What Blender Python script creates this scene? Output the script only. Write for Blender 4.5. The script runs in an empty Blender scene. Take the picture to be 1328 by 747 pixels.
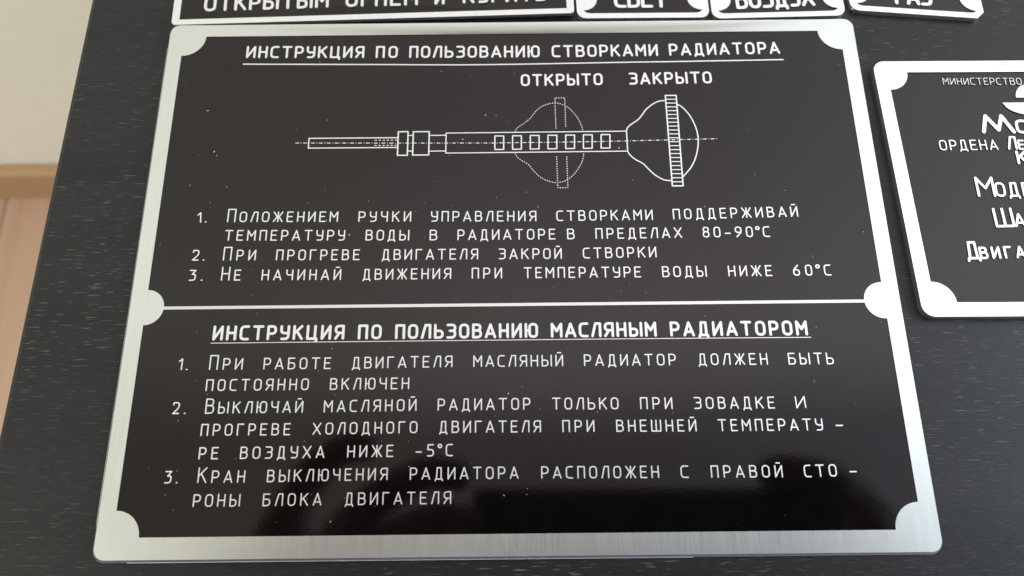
import bpy, bmesh, math, random
from mathutils import Vector, Matrix
from mathutils.geometry import delaunay_2d_cdt

random.seed(7)
MM = 0.001
sc = bpy.context.scene
COL = sc.collection

# ------------------------------------------------------------------ camera
cam_data = bpy.data.cameras.new('camera')
cam = bpy.data.objects.new('camera', cam_data)
COL.objects.link(cam)
CAM = Vector((74.1997, 0.5166, 147.5317))
RX = Vector((0.9999484, -0.0099601, -0.0020062))
RU = Vector((0.0100797, 0.9477001, 0.3190032))
RB = Vector((-0.0012760, -0.3190069, 0.9477515))
m = Matrix((RX, RU, RB)).transposed().to_4x4()
m.translation = CAM * MM
cam.matrix_world = m
cam_data.sensor_width = 36.0
cam_data.lens = 36.0 * 1022.0 / 1328.0
cam_data.clip_start = 0.005
cam_data.clip_end = 50.0
cam_data.dof.use_dof = True
cam_data.dof.focus_distance = 0.155
cam_data.dof.aperture_fstop = 20.0
cam_data.dof.aperture_blades = 0
sc.camera = cam

# ------------------------------------------------------------------ light
world = bpy.data.worlds.new('World')
sc.world = world
world.use_nodes = True
nt = world.node_tree
nt.nodes.clear()
out = nt.nodes.new('ShaderNodeOutputWorld')
bg = nt.nodes.new('ShaderNodeBackground')
tc = nt.nodes.new('ShaderNodeTexCoord')
sep = nt.nodes.new('ShaderNodeSeparateXYZ')
nt.links.new(tc.outputs['Generated'], sep.inputs[0])

def world_ramp(axis, lo, hi, stops):
    mr = nt.nodes.new('ShaderNodeMapRange')
    mr.inputs['From Min'].default_value = lo
    mr.inputs['From Max'].default_value = hi
    nt.links.new(sep.outputs[axis], mr.inputs['Value'])
    r = nt.nodes.new('ShaderNodeValToRGB')
    r.color_ramp.interpolation = 'B_SPLINE'
    els = r.color_ramp.elements
    k = lambda p: (p - lo) / (hi - lo)
    els[0].position, els[0].color = k(stops[0][0]), (*stops[0][1], 1)
    els[1].position, els[1].color = k(stops[-1][0]), (*stops[-1][1], 1)
    for p, c in stops[1:-1]:
        e = els.new(k(p))
        e.color = (*c, 1)
    nt.links.new(mr.outputs[0], r.inputs[0])
    return r
# the room around the table: dim and warm behind the photographer, brighter and cooler ahead, towards the window side
room = world_ramp(0, -1, 1, [(-1, (.68, .68, .57)), (-.4, (.62, .60, .50)), (0, (.54, .48, .46)), (.25, (.60, .57, .60)), (.5, (.92, .98, 1.14)), (1, (1.25, 1.42, 1.8))])
ceil = world_ramp(0, -1, 1, [(-1, (.34, .38, .36)), (-.35, (.36, .40, .39)), (-.15, (.75, .76, .74)), (.05, (1.05, 1.07, 1.10)), (.22, (1.42, 1.47, 1.55)), (.45, (1.05, 1.1, 1.2)), (1, (1.0, 1.05, 1.15))])
ahead = world_ramp(1, -1, 1, [(-1, (0, 0, 0)), (.10, (0, 0, 0)), (.15, (.14,) * 3), (.20, (.85,) * 3), (.25, (1.0,) * 3), (.33, (.95,) * 3), (.45, (.6,) * 3), (.6, (.40,) * 3), (1, (.6,) * 3)])
mul = nt.nodes.new('ShaderNodeMix'); mul.data_type = 'RGBA'; mul.blend_type = 'MULTIPLY'; mul.inputs[0].default_value = 1.0
add = nt.nodes.new('ShaderNodeMix'); add.data_type = 'RGBA'; add.blend_type = 'ADD'; add.inputs[0].default_value = 1.0
nt.links.new(ceil.outputs[0], mul.inputs[6]); nt.links.new(ahead.outputs[0], mul.inputs[7])
nt.links.new(room.outputs[0], add.inputs[6]); nt.links.new(mul.outputs[2], add.inputs[7])
nt.links.new(add.outputs[2], bg.inputs[0])
bg.inputs[1].default_value = 0.97
nt.links.new(bg.outputs[0], out.inputs[0])

def area_lamp(name, loc, target, size, energy, color):
    l = bpy.data.lights.new(name, 'AREA')
    l.shape = 'RECTANGLE'
    l.size, l.size_y = size
    l.energy = energy
    l.color = color
    o = bpy.data.objects.new(name, l)
    COL.objects.link(o)
    o.location = loc
    o.rotation_euler = (Vector(target) - Vector(loc)).to_track_quat('-Z', 'Y').to_euler()
    return o

area_lamp('window_light', (2.3, 0.25, 0.95), (0.1, 0.1, -0.1), (1.5, 1.3), 70, (0.64, 0.80, 1.0))
area_lamp('wall_fill_light', (-1.3, -0.9, 1.5), (-0.5, 0.43, -0.6), (1.2, 1.2), 22, (1.0, 0.97, 0.86))  # added, unseen fill lamp that brightens the wall and the left metal

sc.view_settings.view_transform = 'Standard'
sc.view_settings.look = 'None'
sc.view_settings.exposure = 0.0
sc.view_settings.gamma = 1.0

# ------------------------------------------------------------------ materials
def mat(name):
    m = bpy.data.materials.new(name)
    m.use_nodes = True
    t = m.node_tree
    return m, t, t.nodes['Principled BSDF']

def N(t, kind, **kw):
    n = t.nodes.new(kind)
    for k, v in kw.items():
        if k in n.inputs.keys():
            n.inputs[k].default_value = v
        else:
            setattr(n, k, v)
    return n

def noise(t, scale3, detail=3.0, rough=0.5, coord='Object'):
    tc = N(t, 'ShaderNodeTexCoord')
    mp = N(t, 'ShaderNodeMapping')
    mp.inputs['Scale'].default_value = scale3
    nz = N(t, 'ShaderNodeTexNoise')
    nz.inputs['Scale'].default_value = 1.0
    nz.inputs['Detail'].default_value = detail
    nz.inputs['Roughness'].default_value = rough
    t.links.new(tc.outputs[coord], mp.inputs[0])
    t.links.new(mp.outputs[0], nz.inputs['Vector'])
    return nz

def rampn(t, src, stops):
    r = N(t, 'ShaderNodeValToRGB')
    els = r.color_ramp.elements
    els[0].position, els[0].color = stops[0][0], stops[0][1]
    els[1].position, els[1].color = stops[-1][0], stops[-1][1]
    for p, c in stops[1:-1]:
        e = els.new(p)
        e.color = c
    t.links.new(src, r.inputs[0])
    return r

def g(v):
    return (v, v, v, 1)

def aluminium(name, base, rough):
    m, t, b = mat(name)
    b.inputs['Metallic'].default_value = 1.0
    nz = noise(t, (5200, 110, 50), 2.0, 0.6)
    c = rampn(t, nz.outputs[0], [(0.25, (base[0]*.94, base[1]*.94, base[2]*.93, 1)), (0.5, (*base, 1)), (0.78, (min(1, base[0]*1.035), min(1, base[1]*1.035), min(1, base[2]*1.035), 1))])
    t.links.new(c.outputs[0], b.inputs['Base Color'])
    n2 = noise(t, (4200, 90, 50), 2.0, 0.5)
    r = rampn(t, n2.outputs[0], [(0.3, g(rough - 0.015)), (0.7, g(rough + 0.03))])
    t.links.new(r.outputs[0], b.inputs['Roughness'])
    bp = N(t, 'ShaderNodeBump')
    bp.inputs['Strength'].default_value = 0.12
    bp.inputs['Distance'].default_value = 0.00002
    t.links.new(nz.outputs[0], bp.inputs['Height'])
    t.links.new(bp.outputs[0], b.inputs['Normal'])
    return m

ALU = aluminium('brushed_aluminium', (0.79, 0.815, 0.79), 0.31)
ALU_LIGHT = aluminium('bright_aluminium', (0.93, 0.94, 0.93), 0.42)

EDGE = aluminium('shaded_aluminium_edge', (0.26, 0.27, 0.30), 0.5)  # plate sides coloured dark to paint in the shade that falls on them

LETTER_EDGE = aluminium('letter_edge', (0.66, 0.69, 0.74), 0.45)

def black_lacquer():
    m, t, b = mat('black_lacquer')
    nz = noise(t, (220, 260, 100), 4.0, 0.6)
    c = rampn(t, nz.outputs[0], [(0.3, (0.0022, 0.0017, 0.0018, 1)), (0.7, (0.0036, 0.0028, 0.0029, 1))])
    t.links.new(c.outputs[0], b.inputs['Base Color'])
    b.inputs['IOR'].default_value = 1.52
    b.inputs['Specular Tint'].default_value = (1.0, 0.91, 0.91, 1)
    # soft smudges of wiping and finger grease
    n2 = noise(t, (38, 55, 30), 5.0, 0.65)
    r = rampn(t, n2.outputs[0], [(0.35, g(0.045)), (0.6, g(0.075)), (0.72, g(0.16))])
    t.links.new(r.outputs[0], b.inputs['Roughness'])
    n3 = noise(t, (2600, 2600, 800), 2.0, 0.5)
    bp = N(t, 'ShaderNodeBump')
    bp.inputs['Strength'].default_value = 0.10
    bp.inputs['Distance'].default_value = 0.00003
    t.links.new(n3.outputs[0], bp.inputs['Height'])
    t.links.new(bp.outputs[0], b.inputs['Normal'])
    return m
BLACK = black_lacquer()

def table_wood():
    m, t, b = mat('black_brown_veneer')
    # short pale pores running across the board
    p1 = noise(t, (300, 3300, 50), 1.5, 0.4)
    p2 = noise(t, (22, 60, 20), 3.0, 0.6)
    pore = rampn(t, p1.outputs[0], [(0.635, g(0)), (0.71, g(1))])
    patch = rampn(t, p2.outputs[0], [(0.40, g(0.28)), (0.62, g(1))])
    mul = N(t, 'ShaderNodeMath', operation='MULTIPLY')
    t.links.new(pore.outputs[0], mul.inputs[0])
    t.links.new(patch.outputs[0], mul.inputs[1])
    broad = noise(t, (9, 120, 10), 4.0, 0.6)
    base = rampn(t, broad.outputs[0], [(0.3, (0.0085, 0.0083, 0.0086, 1)), (0.7, (0.0145, 0.0140, 0.0143, 1))])
    mix = N(t, 'ShaderNodeMix', data_type='RGBA')
    t.links.new(mul.outputs[0], mix.inputs[0])
    t.links.new(base.outputs[0], mix.inputs[6])
    mix.inputs[7].default_value = (0.088, 0.074, 0.060, 1)
    t.links.new(mix.outputs[2], b.inputs['Base Color'])
    b.inputs['Specular IOR Level'].default_value = 0.38
    fine = noise(t, (700, 3000, 800), 3.0, 0.6)
    r = rampn(t, fine.outputs[0], [(0.3, g(0.32)), (0.7, g(0.46))])
    t.links.new(r.outputs[0], b.inputs['Roughness'])
    bp = N(t, 'ShaderNodeBump')
    bp.inputs['Strength'].default_value = 0.3
    bp.inputs['Distance'].default_value = 0.00012
    add = N(t, 'ShaderNodeMath', operation='ADD')
    t.links.new(fine.outputs[0], add.inputs[0])
    t.links.new(mul.outputs[0], add.inputs[1])
    t.links.new(add.outputs[0], bp.inputs['Height'])
    t.links.new(bp.outputs[0], b.inputs['Normal'])
    return m
TABLE = table_wood()

def plain(name, c1, c2, scale, rough, bump=0.0):
    m, t, b = mat(name)
    nz = noise(t, scale, 4.0, 0.6)
    c = rampn(t, nz.outputs[0], [(0.3, (*c1, 1)), (0.7, (*c2, 1))])
    t.links.new(c.outputs[0], b.inputs['Base Color'])
    b.inputs['Roughness'].default_value = rough
    if bump:
        bp = N(t, 'ShaderNodeBump')
        bp.inputs['Strength'].default_value = bump
        bp.inputs['Distance'].default_value = 0.001
        t.links.new(nz.outputs[0], bp.inputs['Height'])
        t.links.new(bp.outputs[0], b.inputs['Normal'])
    return m
WALL = plain('cream_wallpaper', (0.84, 0.85, 0.75), (0.87, 0.88, 0.78), (60, 60, 60), 0.8, 0.1)
TRIM = plain('light_oak_trim', (0.42, 0.27, 0.14), (0.50, 0.33, 0.18), (4, 60, 60), 0.5, 0.2)
FLOOR = plain('pinkish_oak_laminate', (0.52, 0.34, 0.24), (0.62, 0.42, 0.30), (60, 3, 10), 0.35)
SUB = plain('floor_gap', (0.10, 0.07, 0.05), (0.12, 0.08, 0.06), (10, 10, 10), 0.8)
DUST = plain('pale_dust', (0.45, 0.44, 0.42), (0.7, 0.7, 0.68), (900, 900, 900), 0.9)
CLOTH = plain('dark_cloth', (0.012, 0.011, 0.013), (0.02, 0.018, 0.02), (300, 300, 300), 0.9)
SKIN = plain('skin', (0.20, 0.10, 0.09), (0.25, 0.13, 0.11), (60, 60, 60), 0.6)
HAIR = plain('brown_hair', (0.02, 0.013, 0.009), (0.035, 0.022, 0.015), (300, 300, 60), 0.6)
PHONE = plain('dark_phone_case', (0.006, 0.006, 0.008), (0.009, 0.009, 0.011), (300, 300, 300), 0.5)

# ------------------------------------------------------------------ helpers
def link(name, me, material, parent=None):
    o = bpy.data.objects.new(name, me)
    COL.objects.link(o)
    if material:
        me.materials.append(material)
    if parent:
        o.parent = parent
    return o

def thing(name, label, cat, loc=(0, 0, 0), group=None):
    o = bpy.data.objects.new(name, None)
    o.empty_display_size = 0.01
    COL.objects.link(o)
    o.location = loc
    o['label'] = label
    o['category'] = cat
    if group:
        o['group'] = group
    return o

def box(bm, x0, x1, y0, y1, z0, z1, bev=0.0):
    r = bmesh.ops.create_cube(bm, size=1.0)
    vs = r['verts']
    for v in vs:
        v.co = Vector(((x0 + x1) / 2 + v.co.x * (x1 - x0), (y0 + y1) / 2 + v.co.y * (y1 - y0), (z0 + z1) / 2 + v.co.z * (z1 - z0)))
    if bev:
        es = list({e for v in vs for e in v.link_edges})
        bmesh.ops.bevel(bm, geom=es, offset=bev, segments=2, affect='EDGES', profile=0.5)

def mesh_of(name, bm):
    me = bpy.data.meshes.new(name)
    bm.to_mesh(me)
    bm.free()
    return me

def region(include, exclude=(), steiner=()):
    """triangulate the union of the INCLUDE outlines minus the EXCLUDE outlines -> verts, tris"""
    vs, fs = [], []
    for p in list(include) + list(exclude):
        b = len(vs)
        vs += [Vector(q) for q in p]
        fs.append(list(range(b, b + len(p))))
    vs += [Vector(q) for q in steiner]
    V, E, F, ov, oe, of = delaunay_2d_cdt(vs, [], fs, 0, 1e-5, True)
    ni = len(include)
    T = []
    for f, o in zip(F, of):
        if o and any(i < ni for i in o) and not any(i >= ni for i in o):
            T.append(f)
    return V, T

def solid(name, include, exclude, ztop, zbot, material, parent, steiner=(), chamfer=0.0):
    """extrude a planar region; ztop / zbot are functions of (x, y) in mm"""
    V, T = region(include, exclude, steiner)
    top, side = [], []
    used = {}
    verts, faces, flat = [], [], []
    def vid(i, z):
        k = (i, z)
        if k not in used:
            used[k] = len(verts)
            x, y = V[i].x, V[i].y
            zz = ztop(x, y) if z < 2 else zbot(x, y)
            verts.append((x * MM, y * MM, zz * MM))
        return used[k]
    cnt = {}
    for f in T:
        a, b, c = f
        ar = (V[b] - V[a]).cross(V[c] - V[a])
        if ar < 0:
            f = (a, c, b)
        if abs(ar) < 1e-9:
            continue
        faces.append([vid(i, 0) for i in f])
        flat.append(False)
        for k in range(3):
            e = (f[k], f[(k + 1) % 3])
            cnt[e] = cnt.get(e, 0) + 1
    ntop = len(faces)
    for (a, b) in list(cnt):
        if (b, a) not in cnt:
            faces.append([vid(b, 1), vid(a, 1), vid(a, 2), vid(b, 2)])
            flat.append(True)
    me = bpy.data.meshes.new(name)
    me.from_pydata(verts, [], faces)
    me.polygons.foreach_set('use_smooth', [not q for q in flat])
    o = link(name, me, material, parent)
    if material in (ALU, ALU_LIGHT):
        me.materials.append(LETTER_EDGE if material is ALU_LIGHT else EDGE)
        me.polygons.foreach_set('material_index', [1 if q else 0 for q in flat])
    me.update()
    return o

def arc(cx, cy, r, a0, a1, n):
    return [(cx + r * math.cos(math.radians(a0 + (a1 - a0) * i / n)), cy + r * math.sin(math.radians(a0 + (a1 - a0) * i / n))) for i in range(n + 1)]

def rrect(x0, y0, x1, y1, r, seg=6):
    p = []
    p += arc(x1 - r, y1 - r, r, 0, 90, seg)
    p += arc(x0 + r, y1 - r, r, 90, 180, seg)
    p += arc(x0 + r, y0 + r, r, 180, 270, seg)
    p += arc(x1 - r, y0 + r, r, 270, 360, seg)
    return p

def circle(cx, cy, r, n=40):
    return [(cx + r * math.cos(2 * math.pi * i / n), cy + r * math.sin(2 * math.pi * i / n)) for i in range(n)]

def capsule(a, b, w, n=5):
    ax, ay = a
    bx, by = b
    t = math.degrees(math.atan2(by - ay, bx - ax))
    return arc(bx, by, w / 2, t - 90, t + 90, n) + arc(ax, ay, w / 2, t + 90, t + 270, n)

def butt(a, b, w):
    dx, dy = b[0] - a[0], b[1] - a[1]
    l = math.hypot(dx, dy) or 1
    nx, ny = -dy / l * w / 2, dx / l * w / 2
    return [(a[0] + nx, a[1] + ny), (a[0] - nx, a[1] - ny), (b[0] - nx, b[1] - ny), (b[0] + nx, b[1] + ny)]

def smooth(pts, closed=False):
    """Catmull-Rom through measured points"""
    P = pts
    out = []
    n = len(P)
    for i in range(n - 1):
        p0, p1, p2, p3 = P[max(i - 1, 0)], P[i], P[i + 1], P[min(i + 2, n - 1)]
        for k in range(4):
            t = k / 4
            out.append(tuple(0.5 * (2 * p1[j] + (p2[j] - p0[j]) * t + (2 * p0[j] - 5 * p1[j] + 4 * p2[j] - p3[j]) * t * t + (-p0[j] + 3 * p1[j] - 3 * p2[j] + p3[j]) * t ** 3) for j in (0, 1)))
    out.append(tuple(P[-1]))
    return out

# ------------------------------------------------------------------ lettering
def rnd(pts, r=0.22, closed=False):
    """round the corners of a polyline; a point may carry its own radius as third value"""
    n = len(pts)
    out = []
    for i, p in enumerate(pts):
        rr = p[2] if len(p) > 2 else 0
        if rr == 0 or (not closed and i in (0, n - 1)):
            out.append((p[0], p[1]))
            continue
        a, b = pts[(i - 1) % n], pts[(i + 1) % n]
        v1 = Vector((a[0] - p[0], a[1] - p[1]))
        v2 = Vector((b[0] - p[0], b[1] - p[1]))
        d = min(rr, v1.length * 0.5, v2.length * 0.5)
        q1 = Vector(p[:2]) + v1.normalized() * d
        q2 = Vector(p[:2]) + v2.normalized() * d
        c = Vector(p[:2])
        for k in range(5):
            t = k / 4
            q = q1 * (1 - t) ** 2 + c * (2 * t * (1 - t)) + q2 * t * t
            out.append((q.x, q.y))
    if closed:
        out.append(out[0])
    return out

K = 0.3
def glyph(c):
    w = {'А': .68, 'Б': .58, 'В': .58, 'Г': .52, 'Д': .66, 'Е': .52, 'Ж': .84, 'З': .56, 'И': .6, 'Й': .6, 'К': .6, 'Л': .6, 'М': .7, 'Н': .58, 'О': .6, 'П': .58, 'Р': .56, 'С': .56, 'Т': .66, 'У': .56, 'Х': .66, 'Ц': .68, 'Ч': .56, 'Ш': .82, 'Ы': .84, 'Ь': .56, 'Ю': .84, 'Я': .58, '1': .26, '2': .52, '3': .52, '5': .52, '6': .54, '8': .54, '9': .54, '0': .54, '.': .06, '-': .46, '°': .3, '~': 1.42}[c]
    box_ = [(0, 0, K), (0, 1, K), (w, 1, K), (w, 0, K)]
    G = {
        'А': [[(0, 0), (w / 2, 1), (w, 0)], [(w * .13, .27), (w * .87, .27)]],
        'Б': [[(w * .92, 1), (0, 1), (0, 0), (w, 0, K), (w, .56, K), (0, .56)]],
        'В': [[(0, .54), (0, 0), (w, 0, K), (w, .54, K), (0, .54), (0, 1), (w * .92, 1, K), (w * .92, .54, K), (0, .54)]],
        'Г': [[(0, 0), (0, 1), (w, 1)]],
        'Д': [[(0, -.15), (w * .06, 0), (w * .94, 0), (w, -.15)], [(w * .16, 0), (w * .26, 1), (w * .78, 1), (w * .82, 0)]],
        'Е': [[(w, 1), (0, 1), (0, 0), (w, 0)], [(0, .52), (w * .85, .52)]],
        'Ж': [[(0, 1), (w * .4, .5), (0, 0)], [(w, 1), (w * .6, .5), (w, 0)], [(w / 2, 0), (w / 2, 1)], [(w * .38, .5), (w * .62, .5)]],
        'З': [[(0, 1), (w, 1, K), (w, .53, K), (w * .3, .53), (w, .53, K), (w, 0, K), (0, 0)]],
        'И': [[(0, 1), (0, 0), (w, 1), (w, 0)]],
        'Й': [[(0, 1), (0, 0), (w, 1), (w, 0)], [(w * .25, 1.24), (w * .75, 1.24)]],
        'К': [[(0, 0), (0, 1)], [(w * .96, 1), (0, .42)], [(w * .34, .6), (w, 0)]],
        'Л': [[(0, 0), (w * .42, 1), (w, 1), (w, 0)]],
        'М': [[(0, 0), (0, 1), (w / 2, .42), (w, 1), (w, 0)]],
        'Н': [[(0, 0), (0, 1)], [(w, 0), (w, 1)], [(0, .5), (w, .5)]],
        'О': ['c', box_],
        'П': [[(0, 0), (0, 1), (w, 1), (w, 0)]],
        'Р': [[(0, 0), (0, 1), (w, 1, K), (w, .42, K), (0, .42)]],
        'С': [[(w, 1), (0, 1, K), (0, 0, K), (w, 0)]],
        'Т': [[(0, 1), (w, 1)], [(w / 2, 1), (w / 2, 0)]],
        'У': [[(0, 1), (0, .46, K), (w, .46)], [(w, 1), (w, 0, K), (w * .12, 0)]],
        'Х': [[(0, 1), (w, 0)], [(w, 1), (0, 0)]],
        'Ц': [[(0, 1), (0, 0), (w, 0), (w, -.18)], [(w * .84, 1), (w * .84, 0)]],
        'Ч': [[(0, 1), (0, .48, K), (w, .48)], [(w, 1), (w, 0)]],
        'Ш': [[(0, 1), (0, 0), (w, 0), (w, 1)], [(w / 2, 0), (w / 2, 1)]],
        'Ы': [[(0, 1), (0, 0), (w * .62, 0, K), (w * .62, .54, K), (0, .54)], [(w, 0), (w, 1)]],
        'Ь': [[(0, 1), (0, 0), (w, 0, K), (w, .54, K), (0, .54)]],
        'Ю': [[(0, 0), (0, 1)], [(0, .5), (w * .34, .5)], 'c', [(w * .34, 0, K), (w * .34, 1, K), (w, 1, K), (w, 0, K)]],
        'Я': [[(w, 0), (w, 1), (0, 1, K), (0, .45, K), (w, .45)], [(w * .5, .45), (0, 0)]],
        '1': [[(0, .78), (w, 1), (w, 0)]],
        '2': [[(0, .8), (0, 1, K), (w, 1, K), (w, .55, K), (0, 0), (w, 0)]],
        '3': [[(0, 1), (w, 1), (w * .4, .6), (w, .6, K), (w, 0, K), (0, 0)]],
        '5': [[(w * .95, 1), (0.04, 1), (0, .56), (w, .56, K), (w, 0, K), (0, 0)]],
        '6': [[(w * .8, 1), (0, .55, K), (0, 0, K), (w, 0, K), (w, .55, K), (0.02, .55)]],
        '8': ['c', [(0.03, .54, K), (0.03, 1, K), (w - .03, 1, K), (w - .03, .54, K)], 'c', [(0, 0, K), (0, .54, K), (w, .54, K), (w, 0, K)]],
        '9': [[(w * .2, 0), (w, .45, K), (w, 1, K), (0, 1, K), (0, .45, K), (w * .98, .45)]],
        '0': ['c', box_],
        '.': [[(0, 0), (w, 0)]],
        '-': [[(0, .36), (w, .36)]],
        '°': ['c', [(0, .74, .12), (0, 1.02, .12), (w, 1.02, .12), (w, .74, .12)]],
        '~': [[(0, 0), (.22, 1), (.72, .12), (.98, 1), (1.42, 0)]],
    }[c]
    out, closed = [], False
    for s in G:
        if s == 'c':
            closed = True
            continue
        out.append(rnd([(p if len(p) == 3 else p) for p in s], K, closed))
        closed = False
    return w, out

def word_polys(text, x0, y0, x1, y1, h, sw, wscale=1.0):
    """outlines of one line-drawn word fitted between two measured ends on its baseline"""
    big = text.startswith('^')
    text = text.lstrip('^')
    hc = h - sw
    scale = [1.30 if (big and i == 0) else 1.0 for i in range(len(text))]
    wx = [1.0 if s == 1.0 else 0.92 for s in scale]
    gl = [glyph(c) for c in text]
    ws = [gg[0] * hc * a * b * wscale for gg, a, b in zip(gl, scale, wx)]
    span = math.hypot(x1 - x0, y1 - y0) - sw
    n = len(text)
    tight = {'.': 0.4, '°': 0.75}
    gaps = [tight.get(text[i + 1], tight.get(text[i], 1.0)) for i in range(n - 1)]
    if n == 1:
        f = min(1.35, span / ws[0]) if ws[0] > 0.3 else 1.0
        ws = [ws[0] * f]
        gp = 0
    else:
        gp = (span - sum(ws)) / sum(gaps)
        if gp < sw * 1.15:
            f = (span - sw * 1.2 * sum(gaps)) / sum(ws)
            ws = [w * f for w in ws]
            gp = sw * 1.2
    ux, uy = (x1 - x0) / math.hypot(x1 - x0, y1 - y0), (y1 - y0) / math.hypot(x1 - x0, y1 - y0)
    polys = []
    cx = sw / 2
    for i, (gg, w) in enumerate(zip(gl, ws)):
        fx = w / gg[0]
        for st in gg[1]:
            P = []
            for px, py in st:
                a = cx + px * fx
                b = sw / 2 + py * hc * scale[i]
                P.append((x0 + ux * a - uy * b, y0 + uy * a + ux * b))
            for p, q in zip(P[:-1], P[1:]):
                if math.hypot(p[0] - q[0], p[1] - q[1]) > 1e-4:
                    polys.append(capsule(p, q, sw))
        cx += w + (gp * gaps[i] if i < n - 1 else 0)
    return polys

# ------------------------------------------------------------------ the room below and behind the table
me_bm = bmesh.new(); box(me_bm, -1400, 1500, -1200, 428, -730, -722.5)
for v in me_bm.verts: v.co *= MM
fl = link('floor', mesh_of('floor', me_bm), SUB); fl['kind'] = 'structure'
pm = bmesh.new(); box(pm, -94.2, 94.2, -598.5, 598.5, -722, -720, 0.6)
for v in pm.verts: v.co *= MM
pmesh = mesh_of('floor_plank', pm); pmesh.materials.append(FLOOR)
for i in range(9):
    for j in range(2):
        o = bpy.data.objects.new('plank', pmesh)
        COL.objects.link(o); o.parent = fl
        o.location = ((-1010 + i * 190) * MM, (428 - 600 - 1200 * j + (0 if i % 2 else 0)) * MM, 0)
wb = bmesh.new(); box(wb, -1400, 1500, 428, 468, -730, 300)
for v in wb.verts: v.co *= MM
wl = link('wall', mesh_of('wall', wb), WALL); wl['kind'] = 'structure'
bb = bmesh.new(); box(bb, -1400, 1500, 413, 427.6, -719.8, -659, 2.5)
for v in bb.verts: v.co *= MM
sk = link('baseboard', mesh_of('baseboard', bb), TRIM, None)
sk['kind'] = 'structure'

# ------------------------------------------------------------------ the table
tb = thing('table', 'dark black-brown wooden table with fine pale grain under the metal plates', 'table', (0, 0, -0.72))
t1 = bmesh.new()
box(t1, -22.0, 900, -420, 395, -26, 0, 1.2)
rotm = Matrix.Rotation(math.radians(-0.95), 4, 'Z')
for v in t1.verts:
    v.co = rotm @ v.co
    v.co.z += 720
    v.co *= MM
link('tabletop', mesh_of('tabletop', t1), TABLE, tb)
lg = bmesh.new(); box(lg, -25, 25, -25, 25, 0, 693.8, 2)
for v in lg.verts: v.co *= MM
lme = mesh_of('leg', lg); lme.materials.append(TABLE)
for (x, y) in ((20, 345), (860, 345), (20, -380), (860, -380)):
    o = bpy.data.objects.new('leg', lme); COL.objects.link(o); o.parent = tb
    p = rotm @ Vector((x, y, 0)); o.location = (p.x * MM, p.y * MM, 0)
    o.rotation_euler.z = math.radians(-0.95)

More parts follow.
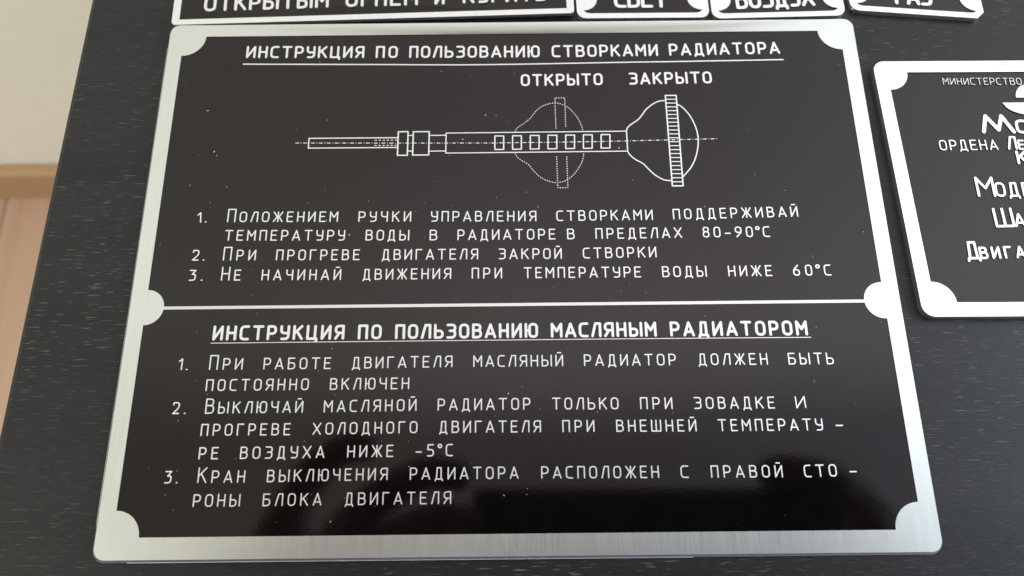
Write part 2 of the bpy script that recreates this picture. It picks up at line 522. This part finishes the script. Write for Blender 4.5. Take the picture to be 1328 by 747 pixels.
# ------------------------------------------------------------------ the plates
L = {
    'h1': [["ИНСТРУКЦИЯ", 17.06, 103.11, 42.72, 102.95, 3.06], ["ПО", 45.23, 102.93, 50.01, 102.91, 3.06], ["ПОЛЬЗОВАНИЮ", 52.53, 102.89, 80.97, 102.74, 3.06], ["СТВОРКАМИ", 83.6, 102.73, 106.75, 102.75, 3.06], ["РАДИАТОРА", 109.18, 102.77, 133.28, 102.91, 3.06]],
    'oz': [["ОТКРЫТО", 76.76, 95.55, 94.39, 95.6, 2.96], ["ЗАКРЫТО", 100.05, 95.64, 117.85, 95.71, 2.96]],
    'u1': [["1.", 11.01, 64.31, 12.9, 64.47, 2.34], ["^ПОЛОЖЕНИЕМ", 16.97, 64.44, 39.35, 64.28, 2.34], ["РУЧКИ", 43.47, 64.25, 54.14, 64.18, 2.34], ["УПРАВЛЕНИЯ", 58.14, 64.15, 79.47, 64.0, 2.34], ["СТВОРКАМИ", 83.52, 64.0, 103.04, 64.03, 2.34], ["ПОДДЕРЖИВАЙ", 107.12, 64.09, 132.43, 64.39, 2.34]],
    'u2': [["ТЕМПЕРАТУРУ", 16.85, 60.41, 40.98, 60.21, 2.31], ["ВОДЫ", 45.11, 60.18, 53.88, 60.1, 2.31], ["В", 57.97, 60.07, 59.52, 60.06, 2.31], ["РАДИАТОРЕ", 63.56, 60.06, 83.23, 60.01, 2.31], ["В", 85.57, 60.02, 87.09, 60.02, 2.31], ["ПРЕДЕЛАХ", 91.26, 60.03, 108.64, 60.06, 2.31], ["80-90°С", 112.77, 60.1, 126.28, 60.05, 2.31]],
    'u3': [["2.", 10.87, 56.22, 13.37, 56.2, 2.23], ["^ПРИ", 16.99, 56.18, 23.5, 56.14, 2.23], ["ПРОГРЕВЕ", 27.52, 56.11, 44.16, 56.0, 2.23], ["ДВИГАТЕЛЯ", 48.57, 55.97, 67.72, 55.91, 2.23], ["ЗАКРОЙ", 71.81, 55.89, 84.37, 55.84, 2.23], ["СТВОРКИ", 88.58, 55.87, 103.22, 55.96, 2.23]],
    'u4': [["3.", 10.74, 51.98, 13.47, 51.97, 2.24], ["^НЕ", 17.06, 51.95, 20.93, 51.93, 2.24], ["НАЧИНАЙ", 25.03, 51.92, 40.71, 51.85, 2.24], ["ДВИЖЕНИЯ", 44.96, 51.83, 62.42, 51.85, 2.24], ["ПРИ", 66.47, 51.86, 72.47, 51.86, 2.24], ["ТЕМПЕРАТУРЕ", 76.73, 51.85, 99.89, 51.77, 2.24], ["ВОДЫ", 104.07, 51.77, 112.85, 51.77, 2.24], ["НИЖЕ", 117.1, 51.77, 125.76, 51.76, 2.24], ["60°С", 129.89, 51.78, 137.41, 51.75, 2.24]],
    'h2': [["ИНСТРУКЦИЯ", 16.71, 39.79, 42.05, 39.71, 2.99], ["ПО", 44.64, 39.71, 49.2, 39.71, 2.99], ["ПОЛЬЗОВАНИЮ", 51.79, 39.7, 79.33, 39.69, 2.99], ["МАСЛЯНЫМ", 81.78, 39.69, 102.15, 39.69, 2.99], ["РАДИАТОРОМ", 104.74, 39.69, 131.21, 39.62, 2.99]],
    'l1': [["1.", 10.84, 34.07, 12.7, 34.06, 2.35], ["^ПРИ", 16.72, 34.05, 23.07, 34.03, 2.35], ["РАБОТЕ", 27.02, 34.02, 39.82, 33.98, 2.35], ["ДВИГАТЕЛЯ", 43.84, 34.0, 62.93, 34.1, 2.35], ["МАСЛЯНЫЙ", 66.88, 34.09, 83.97, 34.06, 2.35], ["РАДИАТОР", 87.93, 34.05, 105.42, 34.01, 2.35], ["ДОЛЖЕН", 109.69, 34.0, 122.86, 33.95, 2.35], ["БЫТЬ", 126.79, 33.94, 135.42, 33.91, 2.35]],
    'l2': [["ПОСТОЯННО", 16.52, 29.98, 35.91, 29.97, 2.16], ["ВКЛЮЧЕН", 39.9, 29.97, 54.83, 29.97, 2.16]],
    'l3': [["2.", 10.8, 25.71, 13.32, 25.71, 2.29], ["^ВЫКЛЮЧАЙ", 16.9, 25.71, 35.14, 25.72, 2.29], ["МАСЛЯНОЙ", 39.02, 25.74, 56.33, 25.85, 2.29], ["РАДИАТОР", 60.28, 25.85, 77.61, 25.86, 2.29], ["ТОЛЬКО", 81.66, 25.83, 94.07, 25.75, 2.29], ["ПРИ", 98.1, 25.73, 104.14, 25.69, 2.29], ["ЗОВАДКЕ", 108.19, 25.67, 123.25, 25.6, 2.29], ["И", 127.21, 25.58, 129.12, 25.67, 2.29]],
    'l4': [["ПРОГРЕВЕ", 16.52, 21.6, 33.13, 21.58, 2.03], ["ХОЛОДНОГО", 37.23, 21.61, 56.62, 21.72, 2.03], ["ДВИГАТЕЛЯ", 60.65, 21.7, 79.49, 21.64, 2.03], ["ПРИ", 83.45, 21.63, 89.39, 21.61, 2.03], ["ВНЕШНЕЙ", 93.42, 21.59, 108.27, 21.5, 2.03], ["ТЕМПЕРАТУ", 112.26, 21.49, 131.68, 21.44, 2.03], ["-", 134.04, 21.51, 135.42, 21.51, 2.03]],
    'l5': [["РЕ", 16.66, 17.33, 20.25, 17.34, 2.3], ["ВОЗДУХА", 24.23, 17.35, 39.71, 17.38, 2.3], ["НИЖЕ", 43.87, 17.4, 52.34, 17.43, 2.3], ["-5°С", 56.39, 17.45, 63.27, 17.47, 2.3]],
    'l6': [["3.", 10.94, 13.13, 13.38, 13.13, 2.18], ["^КРАН", 16.94, 13.13, 25.53, 13.12, 2.18], ["ВЫКЛЮЧЕНИЯ", 29.54, 13.15, 51.45, 13.31, 2.18], ["РАДИАТОРА", 55.46, 13.31, 75.22, 13.3, 2.18], ["РАСПОЛОЖЕН", 79.35, 13.28, 100.75, 13.18, 2.18], ["С", 104.69, 13.16, 106.16, 13.15, 2.18], ["ПРАВОЙ", 110.19, 13.13, 123.22, 13.06, 2.18], ["СТО", 127.14, 13.04, 133.1, 13.13, 2.18], ["-", 135.38, 13.13, 136.71, 13.13, 2.18]],
    'l7': [["РОНЫ", 16.6, 8.95, 25.07, 8.96, 2.2], ["БЛОКА", 29.13, 8.96, 39.74, 8.97, 2.2], ["ДВИГАТЕЛЯ", 43.94, 8.98, 63.05, 9.02, 2.2]],
    'ul1': [[16.69, 101.57], [44.14, 101.29], [67.55, 101.02], [96.83, 101.23], [114.39, 101.3], [133.72, 101.39]],
    'ul2': [[16.57, 39.28], [50.03, 39.31], [92.94, 39.32], [131.68, 39.24]],
    'D': {"axis": [[29.41, 82.29], [59.56, 81.99], [70.85, 81.9], [93.43, 81.97], [117.65, 82.33]], "slots": [[[71.14, 83.54], [72.99, 83.52], [72.96, 80.36], [71.13, 80.35]], [[74.86, 83.55], [76.7, 83.53], [76.66, 80.38], [74.82, 80.36]], [[78.57, 83.57], [80.42, 83.55], [80.35, 80.39], [78.52, 80.37]], [[82.29, 83.58], [84.13, 83.56], [84.05, 80.4], [82.21, 80.38]], [[86.01, 83.59], [87.85, 83.57], [87.74, 80.41], [85.91, 80.4]], [[89.72, 83.6], [91.57, 83.58], [91.43, 80.42], [89.6, 80.41]], [[93.44, 83.61], [95.29, 83.59], [95.13, 80.43], [93.3, 80.42]]], "dotA": [[75.41, 84.48], [75.87, 85.41], [77.1, 86.36], [78.51, 87.56], [80.07, 89.63], [81.63, 90.77], [83.8, 91.35], [85.33, 91.05], [86.84, 90.07], [88.3, 88.25], [89.15, 86.57], [89.69, 84.55]], "dotB": [[75.35, 79.38], [76.09, 78.19], [78.02, 76.83], [78.89, 75.67], [80.2, 74.1], [81.81, 73.08], [83.79, 72.57], [85.68, 73.04], [87.21, 74.25], [88.46, 75.88], [89.28, 77.54], [89.64, 79.38]], "dotC": [[84.0, 85.17], [83.98, 92.57], [86.08, 92.55], [86.07, 85.29]], "dotD": [[83.96, 78.6], [84.0, 71.43], [86.07, 71.41], [86.06, 78.58]], "knobL": [[107.53, 91.65], [106.29, 91.51], [105.02, 90.97], [103.4, 89.69], [102.39, 88.31], [101.41, 87.1], [99.81, 85.92], [98.99, 85.06], [98.81, 84.37], [98.79, 79.68], [99.25, 78.76], [100.23, 77.75], [101.81, 76.73], [102.79, 75.55], [104.18, 74.05], [105.89, 72.97], [107.36, 72.76]], "knobR": [[109.86, 90.77], [111.08, 89.83], [112.44, 87.82], [113.43, 85.04], [113.7, 82.13], [113.06, 78.75], [111.77, 75.93], [109.8, 73.57]], "ring": [[107.57, 92.87], [109.89, 92.84], [109.7, 71.55], [107.49, 71.57]]},
    'R_txt': [["МИНИСТЕРСТВО", 166.87, 94.52, 183.63, 94.33, 1.66], ["М", 172.81, 82.69, 179.86, 82.61, 4.52], ["О", 180.04, 82.59, 183.61, 82.55, 3.29], ["ОРДЕНА", 163.31, 78.82, 175.42, 78.8, 2.39], ["Л", 177.43, 78.83, 179.43, 78.81, 3.15], ["ЕНИНА", 179.63, 78.8, 190.44, 78.68, 2.3], ["К", 178.71, 75.48, 180.93, 75.46, 3.09], ["М", 169.03, 68.17, 172.75, 68.15, 4.52], ["ОДЕЛЬ", 172.75, 68.15, 185.42, 68.05, 3.22], ["Ш", 171.31, 61.43, 175.24, 61.48, 4.24], ["АССИ", 175.24, 61.48, 185.01, 61.58, 2.99], ["Д", 164.24, 54.63, 167.0, 54.68, 3.84], ["ВИГАТЕЛЬ", 166.85, 54.67, 185.76, 54.99, 2.62]],
    'A_txt': [["ОТКРЫТЫМ", 6.57, 115.21, 34.17, 116.19, 4.06], ["ОГНЕМ", 37.89, 116.3, 54.06, 116.52, 4.13], ["И", 57.77, 116.59, 60.04, 116.62, 4.14], ["КУРИТЬ", 64.07, 116.78, 82.84, 116.92, 4.01]],
    'B_txt': [["СВЕТ", 97.78, 115.29, 109.86, 115.19, 5.19]],
    'C_txt': [["ВОЗДУХ", 124.99, 114.61, 142.65, 115.33, 5.13]],
    'E_txt': [["ГАЗ", 160.38, 115.55, 168.69, 114.96, 5.02]]
}

W, H = 150.0, 111.55
def lift(x, y):            # the thin main plate curls up a little towards its two far corners
    u = (x - W / 2) / (W / 2)
    v = min(max(y / H, 0), 1.2)
    return 0.526 * u * u * v * v

def grid(x0, y0, x1, y1, s):
    nx, ny = int((x1 - x0) / s), int((y1 - y0) / s)
    return [(x0 + (i + .5) * (x1 - x0) / nx, y0 + (j + .5) * (y1 - y0) / ny) for i in range(nx) for j in range(ny)]

def Z(off, f=None):
    if f is None:
        return lambda x, y: off
    return lambda x, y: off + f(x, y)

# main plate ---------------------------------------------------------------
main = thing('metal_plate', 'largest aluminium-framed instruction plate, with a line drawing of a rod above a dividing line', 'sign', (0, 0, 0))
outer = rrect(0, 0, W, H, 2.1, 8)
ix0, iy0, ix1, iy1 = 3.05, 3.8, 146.9, 108.6
dv0, dv1 = 46.1, 46.72
circs = [circle(ix0, iy1, 4.9), circle(ix1, iy1, 4.85), circle(ix0, iy0, 4.65), circle(ix1, iy0, 4.75), circle(ix0 - .05, 46.55, 3.6), circle(ix1 - .2, 46.55, 3.7)]
up_rect = [(ix0, dv1), (ix1, dv1), (ix1, iy1), (ix0, iy1)]
lo_rect = [(ix0, iy0), (ix1, iy0), (ix1, dv0), (ix0, dv0)]
# the outline minus the two fields = frame, corner lugs and divider in one piece
V, T = region([up_rect, lo_rect], circs)
def panel(name, rect, parent, label):
    s = [p for p in grid(rect[0][0], rect[0][1], rect[2][0], rect[2][1], 6) ]
    o = solid(name, [rect], circs, Z(0.86, lift), Z(0.70, lift), BLACK, parent, s)
    o['label'] = label
    return o
def frame_solid(parent):
    vs, fs = [], []
    P = [outer, up_rect, lo_rect] + circs
    for p in P:
        b = len(vs); vs += [Vector(q) for q in p]; fs.append(list(range(b, b + len(p))))
    for q in grid(0.2, 0.2, W - .2, H - .2, 5.0):
        vs.append(Vector(q))
    V, E, F, ov, oe, of = delaunay_2d_cdt(vs, [], fs, 0, 1e-5, True)
    keep = []
    for f, o in zip(F, of):
        if 0 in o and (not (1 in o or 2 in o) or any(i >= 3 for i in o)):
            keep.append(f)
    return V, keep
def solid_vt(name, V, T, ztop, zbot, material, parent):
    verts, faces, flat, used, cnt = [], [], [], {}, {}
    def vid(i, z):
        if (i, z) not in used:
            used[(i, z)] = len(verts)
            x, y = V[i].x, V[i].y
            verts.append((x * MM, y * MM, (ztop(x, y) if z < 2 else zbot(x, y)) * MM))
        return used[(i, z)]
    for f in T:
        a, b, c = f
        if (V[b] - V[a]).cross(V[c] - V[a]) < 0:
            f = (a, c, b)
        faces.append([vid(i, 0) for i in f]); flat.append(False)
        for k in range(3):
            cnt[(f[k], f[(k + 1) % 3])] = 1
    for (a, b) in list(cnt):
        if (b, a) not in cnt:
            faces.append([vid(b, 1), vid(a, 1), vid(a, 2), vid(b, 2)]); flat.append(True)
    me = bpy.data.meshes.new(name)
    me.from_pydata(verts, [], faces)
    me.polygons.foreach_set('use_smooth', [not q for q in flat])
    o = link(name, me, material, parent)
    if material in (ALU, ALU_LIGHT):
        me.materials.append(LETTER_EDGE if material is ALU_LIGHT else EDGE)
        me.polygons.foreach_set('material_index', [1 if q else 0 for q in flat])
    me.update()
    return o
V, T = frame_solid(main)
solid_vt('frame', V, T, Z(1.0, lift), Z(0.05, lift), ALU, main)
solid('backing_plate', [rrect(.25, .25, W - .25, H - .25, 2)], [], Z(0.62, lift), Z(0.04, lift), ALU, main, grid(1, 1, W - 1, H - 1, 8))
up = panel('black_field', up_rect, main, 'upper black field with the rod drawing and three numbered rules')
lo = panel('black_field', lo_rect, main, 'lower black field with three numbered rules about the oil radiator')

# clear protective film, standing out a little past the plate all round
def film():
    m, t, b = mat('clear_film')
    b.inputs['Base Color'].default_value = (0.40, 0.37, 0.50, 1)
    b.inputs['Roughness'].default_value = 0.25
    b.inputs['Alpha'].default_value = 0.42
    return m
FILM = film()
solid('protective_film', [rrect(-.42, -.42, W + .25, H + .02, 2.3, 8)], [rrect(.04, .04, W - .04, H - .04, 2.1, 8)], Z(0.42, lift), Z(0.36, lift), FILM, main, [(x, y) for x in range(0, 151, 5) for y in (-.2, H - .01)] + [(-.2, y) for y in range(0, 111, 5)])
solid('film_edge_glow', [capsule((x, -.44), (x + 4, -.44), .07) for x in range(6, 104, 4)] + [capsule((-.44, y), (-.44, y + 4), .05) for y in range(6, 104, 4)], [], Z(0.47, lift), Z(0.40, lift), ALU_LIGHT, main)  # bright metal strips painting the glow along the film's edge

TOP, BOT = Z(0.99, lift), Z(0.84, lift)
def put_word(d, sw, parent, top=TOP, bot=BOT, wscale=1.0, material=None, name='word'):
    return solid(name, word_polys(d[0], *d[1:6], sw, wscale), [], top, bot, material or ALU_LIGHT, parent)
for k, sw, par, ws in (('h1', .45, up, 1.0), ('oz', .45, up, 1.0), ('u1', .25, up, 1.0), ('u2', .25, up, 1.0), ('u3', .25, up, 1.0), ('u4', .25, up, 1.0),
                   ('h2', .50, lo, 1.0), ('l1', .235, lo, 1.0), ('l2', .235, lo, 1.0), ('l3', .235, lo, 1.0), ('l4', .235, lo, 1.0), ('l5', .235, lo, 1.0), ('l6', .225, lo, 1.0), ('l7', .215, lo, 1.0)):
    hs = {'u1': 2.32, 'u2': 2.32, 'u3': 2.3, 'u4': 2.3, 'l1': 2.28, 'l2': 2.26, 'l3': 2.26, 'l4': 2.24, 'l5': 2.24, 'l6': 2.22, 'l7': 2.22}.get(k)
    for d in L[k]:
        d = list(d)
        if hs: d[5] = hs
        put_word(d, sw, par, wscale=ws)
def strokes(name, segs, parent, w=0.22, rounded=False, top=TOP, bot=BOT):
    return solid(name, [(capsule if rounded else butt)(a, b, w) for a, b in segs], [], top, bot, ALU_LIGHT, parent)
def chain(P, closed=False):
    P = [tuple(p) for p in P]
    S = list(zip(P[:-1], P[1:]))
    if closed: S.append((P[-1], P[0]))
    return S
strokes('underline', chain(smooth(L['ul1'])), up, 0.28, True)
strokes('underline', chain(smooth(L['ul2'])), lo, 0.14, True)
D = L['D']
def dashes(P, pattern, start=0.0):
    """split a polyline into dashes; PATTERN is on, off, on, off ... in mm"""
    P = [tuple(p) for p in P]
    seg, acc = [], 0.0
    lens = [math.dist(a, b) for a, b in zip(P[:-1], P[1:])]
    tot = sum(lens)
    def at(s):
        for a, b, l in zip(P[:-1], P[1:], lens):
            if s <= l: return (a[0] + (b[0] - a[0]) * s / l, a[1] + (b[1] - a[1]) * s / l)
            s -= l
        return P[-1]
    s, k = start, 0
    while s < tot:
        l = pattern[k % len(pattern)]
        if k % 2 == 0:
            seg.append((at(s), at(min(s + l, tot))))
        s += l; k += 1
    return seg
strokes('centre_line', dashes(D['axis'], (0.78, 0.36, 0.14, 0.36)), up, 0.17, top=Z(0.985, lift))
strokes('rod_outline', chain([(50.8, 83.35), (32.2, 83.35), (32.2, 81.05), (50.8, 81.05)]), up, 0.24, True)
strokes('hidden_thread', dashes([(46.0, 82.78), (50.7, 82.78)], (.42, .42)) + dashes([(46.0, 81.55), (50.7, 81.55)], (.42, .42)), up, 0.18)
strokes('collar_outline', chain([(50.85, 84.75), (52.9, 84.75), (52.9, 79.2), (50.85, 79.2)], True), up, 0.27, True)
strokes('neck_outline', [((52.95, 83.85), (53.95, 83.85)), ((52.95, 80.18), (53.95, 80.18))], up, 0.22)
strokes('collar_outline', chain([(54.0, 84.72), (57.35, 84.72), (57.35, 79.23), (54.0, 79.23)], True), up, 0.27, True)
strokes('neck_outline', [((57.45, 83.82), (60.8, 83.82)), ((57.45, 80.12), (60.8, 80.12))], up, 0.22)
strokes('sleeve_outline', chain([(98.8, 84.36), (60.9, 84.33), (60.9, 79.63), (98.8, 79.66)]), up, 0.22, True)
for s in D['slots']:
    strokes('slot_outline', chain(s, True), up, 0.25, True)
strokes('dotted_knob_outline', dashes(smooth(D['dotA']), (.24, .30)) + dashes(smooth(D['dotB']), (.24, .30)), up, 0.2)
strokes('dotted_rim_outline', dashes(D['dotC'], (.24, .30)) + dashes(D['dotD'], (.24, .30)), up, 0.2)
kl = [tuple(p) for p in D['knobL']]
strokes('knob_outline', chain(smooth(kl[:9]) + [tuple(kl[9])][:0] + smooth(kl[9:])) + chain(smooth(D['knobR'])), up, 0.24, True)
r0, r1, r2, r3 = [tuple(p) for p in D['ring']]
lerp = lambda a, b, t: (a[0] + (b[0] - a[0]) * t, a[1] + (b[1] - a[1]) * t)
strokes('rim_outline', chain([r0, r1, r2, r3], True), up, 0.27, True)
for k in range(1, 23):
    strokes('rim_rib', [(lerp(r0, r3, k / 23), lerp(r1, r2, k / 23))], up, 0.2, top=Z(0.98, lift))

# smaller plates -------------------------------------------------------------
def affine(o, ex, ey):
    return lambda P: [(o[0] + x * ex[0] + y * ey[0], o[1] + x * ex[1] + y * ey[1]) for x, y in P]

def small_plate(name, label, cat, o, ang_x, ang_y, w, h, corner, inset, incorner, circs, ztop, relief, words, sw, chamfer=None, group=None, thick=None, under=0.9):
    root = thing(name, label, cat, (0, 0, 0), group)
    f = affine(o, (1, ang_x), (ang_y, 1))
    outp = rrect(0, 0, w, h, corner, 6)
    if chamfer:
        c = chamfer
        outp = arc(w - corner, h - corner, corner, 0, 90, 6) + arc(corner, h - corner, corner, 90, 180, 6) + arc(corner, corner, corner, 180, 270, 6) + [(w - c, 0), (w, c)]
    outp = f(outp)
    inner = f(rrect(inset[0], inset[1], w - inset[0], h - inset[2], incorner, 6)) if incorner else f([(inset[0], inset[1]), (w - inset[0], inset[1]), (w - inset[0], h - inset[2]), (inset[0], h - inset[2])])
    cs = [f(circle(*c)) for c in circs]
    st = f(grid(.5, .5, w - .5, h - .5, 4.0))
    vs, fs = [], []
    for p in [outp, inner] + cs:
        b = len(vs); vs += [Vector(q) for q in p]; fs.append(list(range(b, b + len(p))))
    vs += [Vector(q) for q in st]
    V, E, F, ov, oe, of = delaunay_2d_cdt(vs, [], fs, 0, 1e-5, True)
    fr = [t for t, o_ in zip(F, of) if 0 in o_ and (1 not in o_ or any(i > 1 for i in o_))]
    pn = [t for t, o_ in zip(F, of) if 0 in o_ and 1 in o_ and not any(i > 1 for i in o_)]
    zt = ztop
    solid_vt('frame', V, fr, zt, lambda x, y: zt(x, y) - under, ALU_LIGHT, root)
    ins = f(rrect(.2, .2, w - .2, h - .2, corner, 6)) if not chamfer else f([(0.4, .4), (w - chamfer - .3, .4), (w - .4, chamfer + .3), (w - .4, h - .4), (.4, h - .4)])
    solid('backing_plate', [ins], [], lambda x, y: zt(x, y) - relief - .15, lambda x, y: zt(x, y) - under + .01, ALU, root, st)
    fld = solid_vt('black_field', V, pn, lambda x, y: zt(x, y) - relief, lambda x, y: zt(x, y) - relief - .12, BLACK, root)
    for d, s in words:
        solid('word', word_polys(*d[:6], s), [], lambda x, y: zt(x, y) - .01, lambda x, y: zt(x, y) - relief - .02, ALU_LIGHT, fld)
    return root, fld, f, zt

zA = lambda x, y: 1.0 + 0.6 * ((x - 44) / 44) ** 2 + 0.3 * x / 88
small_plate('metal_plate', 'long narrow plate at the top left edge, white metal letters above the large plate', 'sign',
            (-0.1, 111.62), 0.0212, -0.015, 88.9, 12.2, 0.9, (1.6, 1.35, 1.35), 0, [], zA, 0.28,
            [(d, .62) for d in L['A_txt']], .62, under=0.9)
zU = Z(1.25)
swc = 0.76
small_plate('metal_plate', 'small bright metal label reading СВЕТ above the large plate', 'sign', (89.5, 112.58), -0.003, -0.02, 29.35, 10.4, 2.0, (1.2, 1.3, 1.3), 1.7,
            [(1.5, 5.2, 3.1), (27.85, 5.2, 3.1)], zU, 0.26, [(d, swc) for d in L['B_txt']], swc, group='small bright labels along the top edge', under=1.2)
small_plate('metal_plate', 'small bright metal label reading ВОЗДУХ, middle of the three at the top', 'sign', (119.4, 112.15), 0.018, -0.02, 29.6, 10.4, 2.0, (1.2, 1.3, 1.3), 1.7,
            [(1.5, 5.2, 3.1), (28.1, 5.2, 3.1)], zU, 0.26, [(d, swc) for d in L['C_txt']], swc, group='small bright labels along the top edge', under=1.2)
small_plate('metal_plate', 'small bright metal label reading ГАЗ with a clipped lower right corner', 'sign', (150.3, 114.12), -0.092, 0.0, 29.3, 10.4, 2.0, (1.3, 1.35, 1.3), 1.5,
            [(1.5, 5.2, 3.2), (27.8, 5.2, 3.2)], zU, 0.26, [(d, swc) for d in L['E_txt']], swc, chamfer=1.7, group='small bright labels along the top edge', under=1.2)

SWR = {'МИНИСТЕРСТВО': .13, 'ОРДЕНА': .28, 'Л': .5, 'ЕНИНА': .42, 'К': .6, 'М': .58, 'О': .66, 'ОДЕЛЬ': .5, 'Ш': .58, 'АССИ': .5, 'Д': .58, 'ВИГАТЕЛЬ': .5}
rw = []
for i, d in enumerate(L['R_txt']):
    d = list(d)
    s = SWR[d[0]] * .84
    d[1] += .22; d[3] += .22
    if i == 1: d[0] = '~'; s = .78
    rw.append((d, s))
zR = Z(1.6)
plate_r, fld_r, fr_, _ = small_plate('metal_plate', 'bright framed data plate at the right edge, cut off by the picture, with an emblem', 'sign', (153.7, 42.95), -0.0045, -0.017, 62.0, 57.5, 2.4, (2.75, 2.85, 2.75), 0,
            [(2.75, 2.85, 4.3), (59.25, 2.85, 4.3), (2.75, 54.75, 4.3), (59.25, 54.75, 4.3)], zR, 0.26, rw, .5, under=1.58)
# emblem: a dome over a wide bowl
ex, ey = 185.3, 0
dome = [(ex - 3.4 * math.cos(math.radians(a)), 91.2 + 3.3 * math.sin(math.radians(a))) for a in range(0, 181, 10)][::-1]
bowl = [(ex - 6.6, 89.95)] + [(ex - 6.3 * math.cos(math.radians(a)), 89.9 - 3.0 * math.sin(math.radians(a))) for a in range(8, 173, 8)] + [(ex + 6.2, 89.95)]
for nm, P in (('emblem_dome', dome), ('emblem_bowl', bowl)):
    solid(nm, [P], [], Z(1.59), Z(1.32), ALU_LIGHT, fld_r)

# ------------------------------------------------------------------ dust on the lacquer
bm = bmesh.new()
for _ in range(210):
    x, y = random.uniform(4, 146), random.uniform(5, 107)
    if abs(y - 46.4) < 1: continue
    z = 0.875 + lift(x, y)
    s = random.choice([.05, .06, .07, .1]) * random.uniform(.6, 1.1)
    l = s * random.choice([1, 1, 1, 2.2, 3.5])
    a = random.uniform(0, math.pi)
    c, d = math.cos(a), math.sin(a)
    q = [bm.verts.new(((x + (u * l * c - v * s * d)) * MM, (y + (u * l * d + v * s * c)) * MM, (z + w_) * MM)) for u, v, w_ in ((-1, 0, 0), (0, -1, .0), (1, 0, 0), (0, 1, .0), (0, 0, .05))]
    for k in range(4):
        bm.faces.new((q[k], q[(k + 1) % 4], q[4]))
du = link('dust', mesh_of('dust', bm), DUST); du['kind'] = 'stuff'

# ------------------------------------------------------------------ phone and photographer, seen only as a dark reflection in the lacquer
def P3(a, b, c):
    return (CAM + RX * a + RU * b + RB * c) * MM
ph = thing('phone', 'dark mobile phone held flat above the plates', 'phone', (0, 0, 0))
bm = bmesh.new()
box(bm, -16, 124, -46, 28, 6, 13, 3.0)
for v in bm.verts: v.co = P3(*v.co)
link('phone_body', mesh_of('phone_body', bm), PHONE, ph)
bm = bmesh.new()
box(bm, 30, 62, 4, 16, 5.2, 6.2, 0.3)
for v in bm.verts: v.co = P3(*v.co)
link('sensor_window', mesh_of('sensor_window', bm), PHONE, ph)

def skin_chain(name, nodes, edges, material, parent=None, root=0, sub=2):
    me = bpy.data.meshes.new(name)
    me.from_pydata([n[0] for n in nodes], edges, [])
    o = link(name, me, material, parent)
    md = o.modifiers.new('skin', 'SKIN')
    md.use_smooth_shade = True
    for i, n in enumerate(nodes):
        me.skin_vertices[0].data[i].radius = (n[1] * MM, n[1] * MM)
        me.skin_vertices[0].data[i].use_root = (i == root)
    sb = o.modifiers.new('sub', 'SUBSURF'); sb.levels = sub; sb.render_levels = sub
    return o

def V3(x, y, z): return (x * MM, y * MM, z * MM)
nodes, edges = [], []
def nd(p, r, link_to=None):
    nodes.append((tuple(p), r))
    if link_to is not None: edges.append((link_to, len(nodes) - 1))
    return len(nodes) - 1
pel = nd(V3(60, -560, -120), 120)
wst = nd(V3(60, -545, 30), 115, pel)
chs = nd(V3(60, -480, 230), 135, wst)
nck = nd(V3(60, -400, 400), 58, chs)
hd0 = nd(V3(60, -350, 470), 70, nck)
hd1 = nd(V3(60, -320, 560), 82, hd0)
for s in (-1, 1):
    sh = nd(V3(60 + s * 185, -440, 320), 62, chs)
    el = nd(V3(60 + s * 300, -330, 90), 44, sh)
    if s > 0:
        wr = nd(P3(185, -70, 32), 26, el)
        pm_ = nd(P3(152, -30, 24), 24, wr)
        tips = [[(140, 22, 22), (124, 33, 14), (104, 35, 8), (92, 31, 5)],
                [(150, 6, 24), (140, 14, 16), (126, 12, 3)],
                [(152, -12, 24), (142, -6, 12), (128, -4, 2)],
                [(148, -34, 22), (140, -30, 10), (128, -26, 2)]]
        th = [(135, -50, 30), (112, -42, 22), (92, -34, 17)]
    else:
        wr = nd(P3(-128, -66, 30), 28, el)
        pm_ = nd(P3(-84, -16, 22), 27, wr)
        tips = [[(-88, 20, 16), (-76, 38, 10), (-64, 46, 6), (-52, 41, 4)],
                [(-70, 4, 12), (-52, 22, 6), (-34, 32, 3), (-15, 30, 3)],
                [(-66, -10, 12), (-46, 6, 6), (-28, 14, 3), (-10, 11, 3)],
                [(-66, -26, 12), (-48, -12, 6), (-30, -6, 3), (-12, -8, 3)]]
        th = [(-58, -48, 26), (-36, -42, 20), (-14, -36, 17)]
    for ch, rr in [(t_, 9.0) for t_ in tips] + [(th, 10.5)]:
        pv = pm_
        for k, q in enumerate(ch):
            pv = nd(P3(*q), rr * (1 - .1 * k), pv)
pe = skin_chain('person', nodes, edges, SKIN, None, 0, 1)
pe['label'] = 'person in dark clothes leaning over the table holding a phone'
pe['category'] = 'person'
# dark jersey over trunk and arms
jn, je = [], []
def jd(p, r, l=None):
    jn.append((tuple(p), r))
    if l is not None: je.append((l, len(jn) - 1))
    return len(jn) - 1
a0 = jd(V3(60, -562, -130), 128); a1 = jd(V3(60, -547, 30), 123, a0); a2 = jd(V3(60, -482, 230), 143, a1); a3 = jd(V3(60, -425, 345), 78, a2)
for s in (-1, 1):
    b1 = jd(V3(60 + s * 185, -440, 320), 70, a2); b2 = jd(V3(60 + s * 300, -330, 90), 53, b1)
    q = P3(200, -82, 34) if s > 0 else P3(-142, -80, 32)
    jd(q, 36, b2)
skin_chain('jersey', jn, je, CLOTH, pe, 0, 1)
bm = bmesh.new()
bmesh.ops.create_uvsphere(bm, u_segments=20, v_segments=12, radius=0.1)
for v in bm.verts:
    v.co = Vector((v.co.x * .9, v.co.y * 1.05, v.co.z * 1.1)) + Vector(V3(60, -345, 545))
link('hair', mesh_of('hair', bm), HAIR, pe)
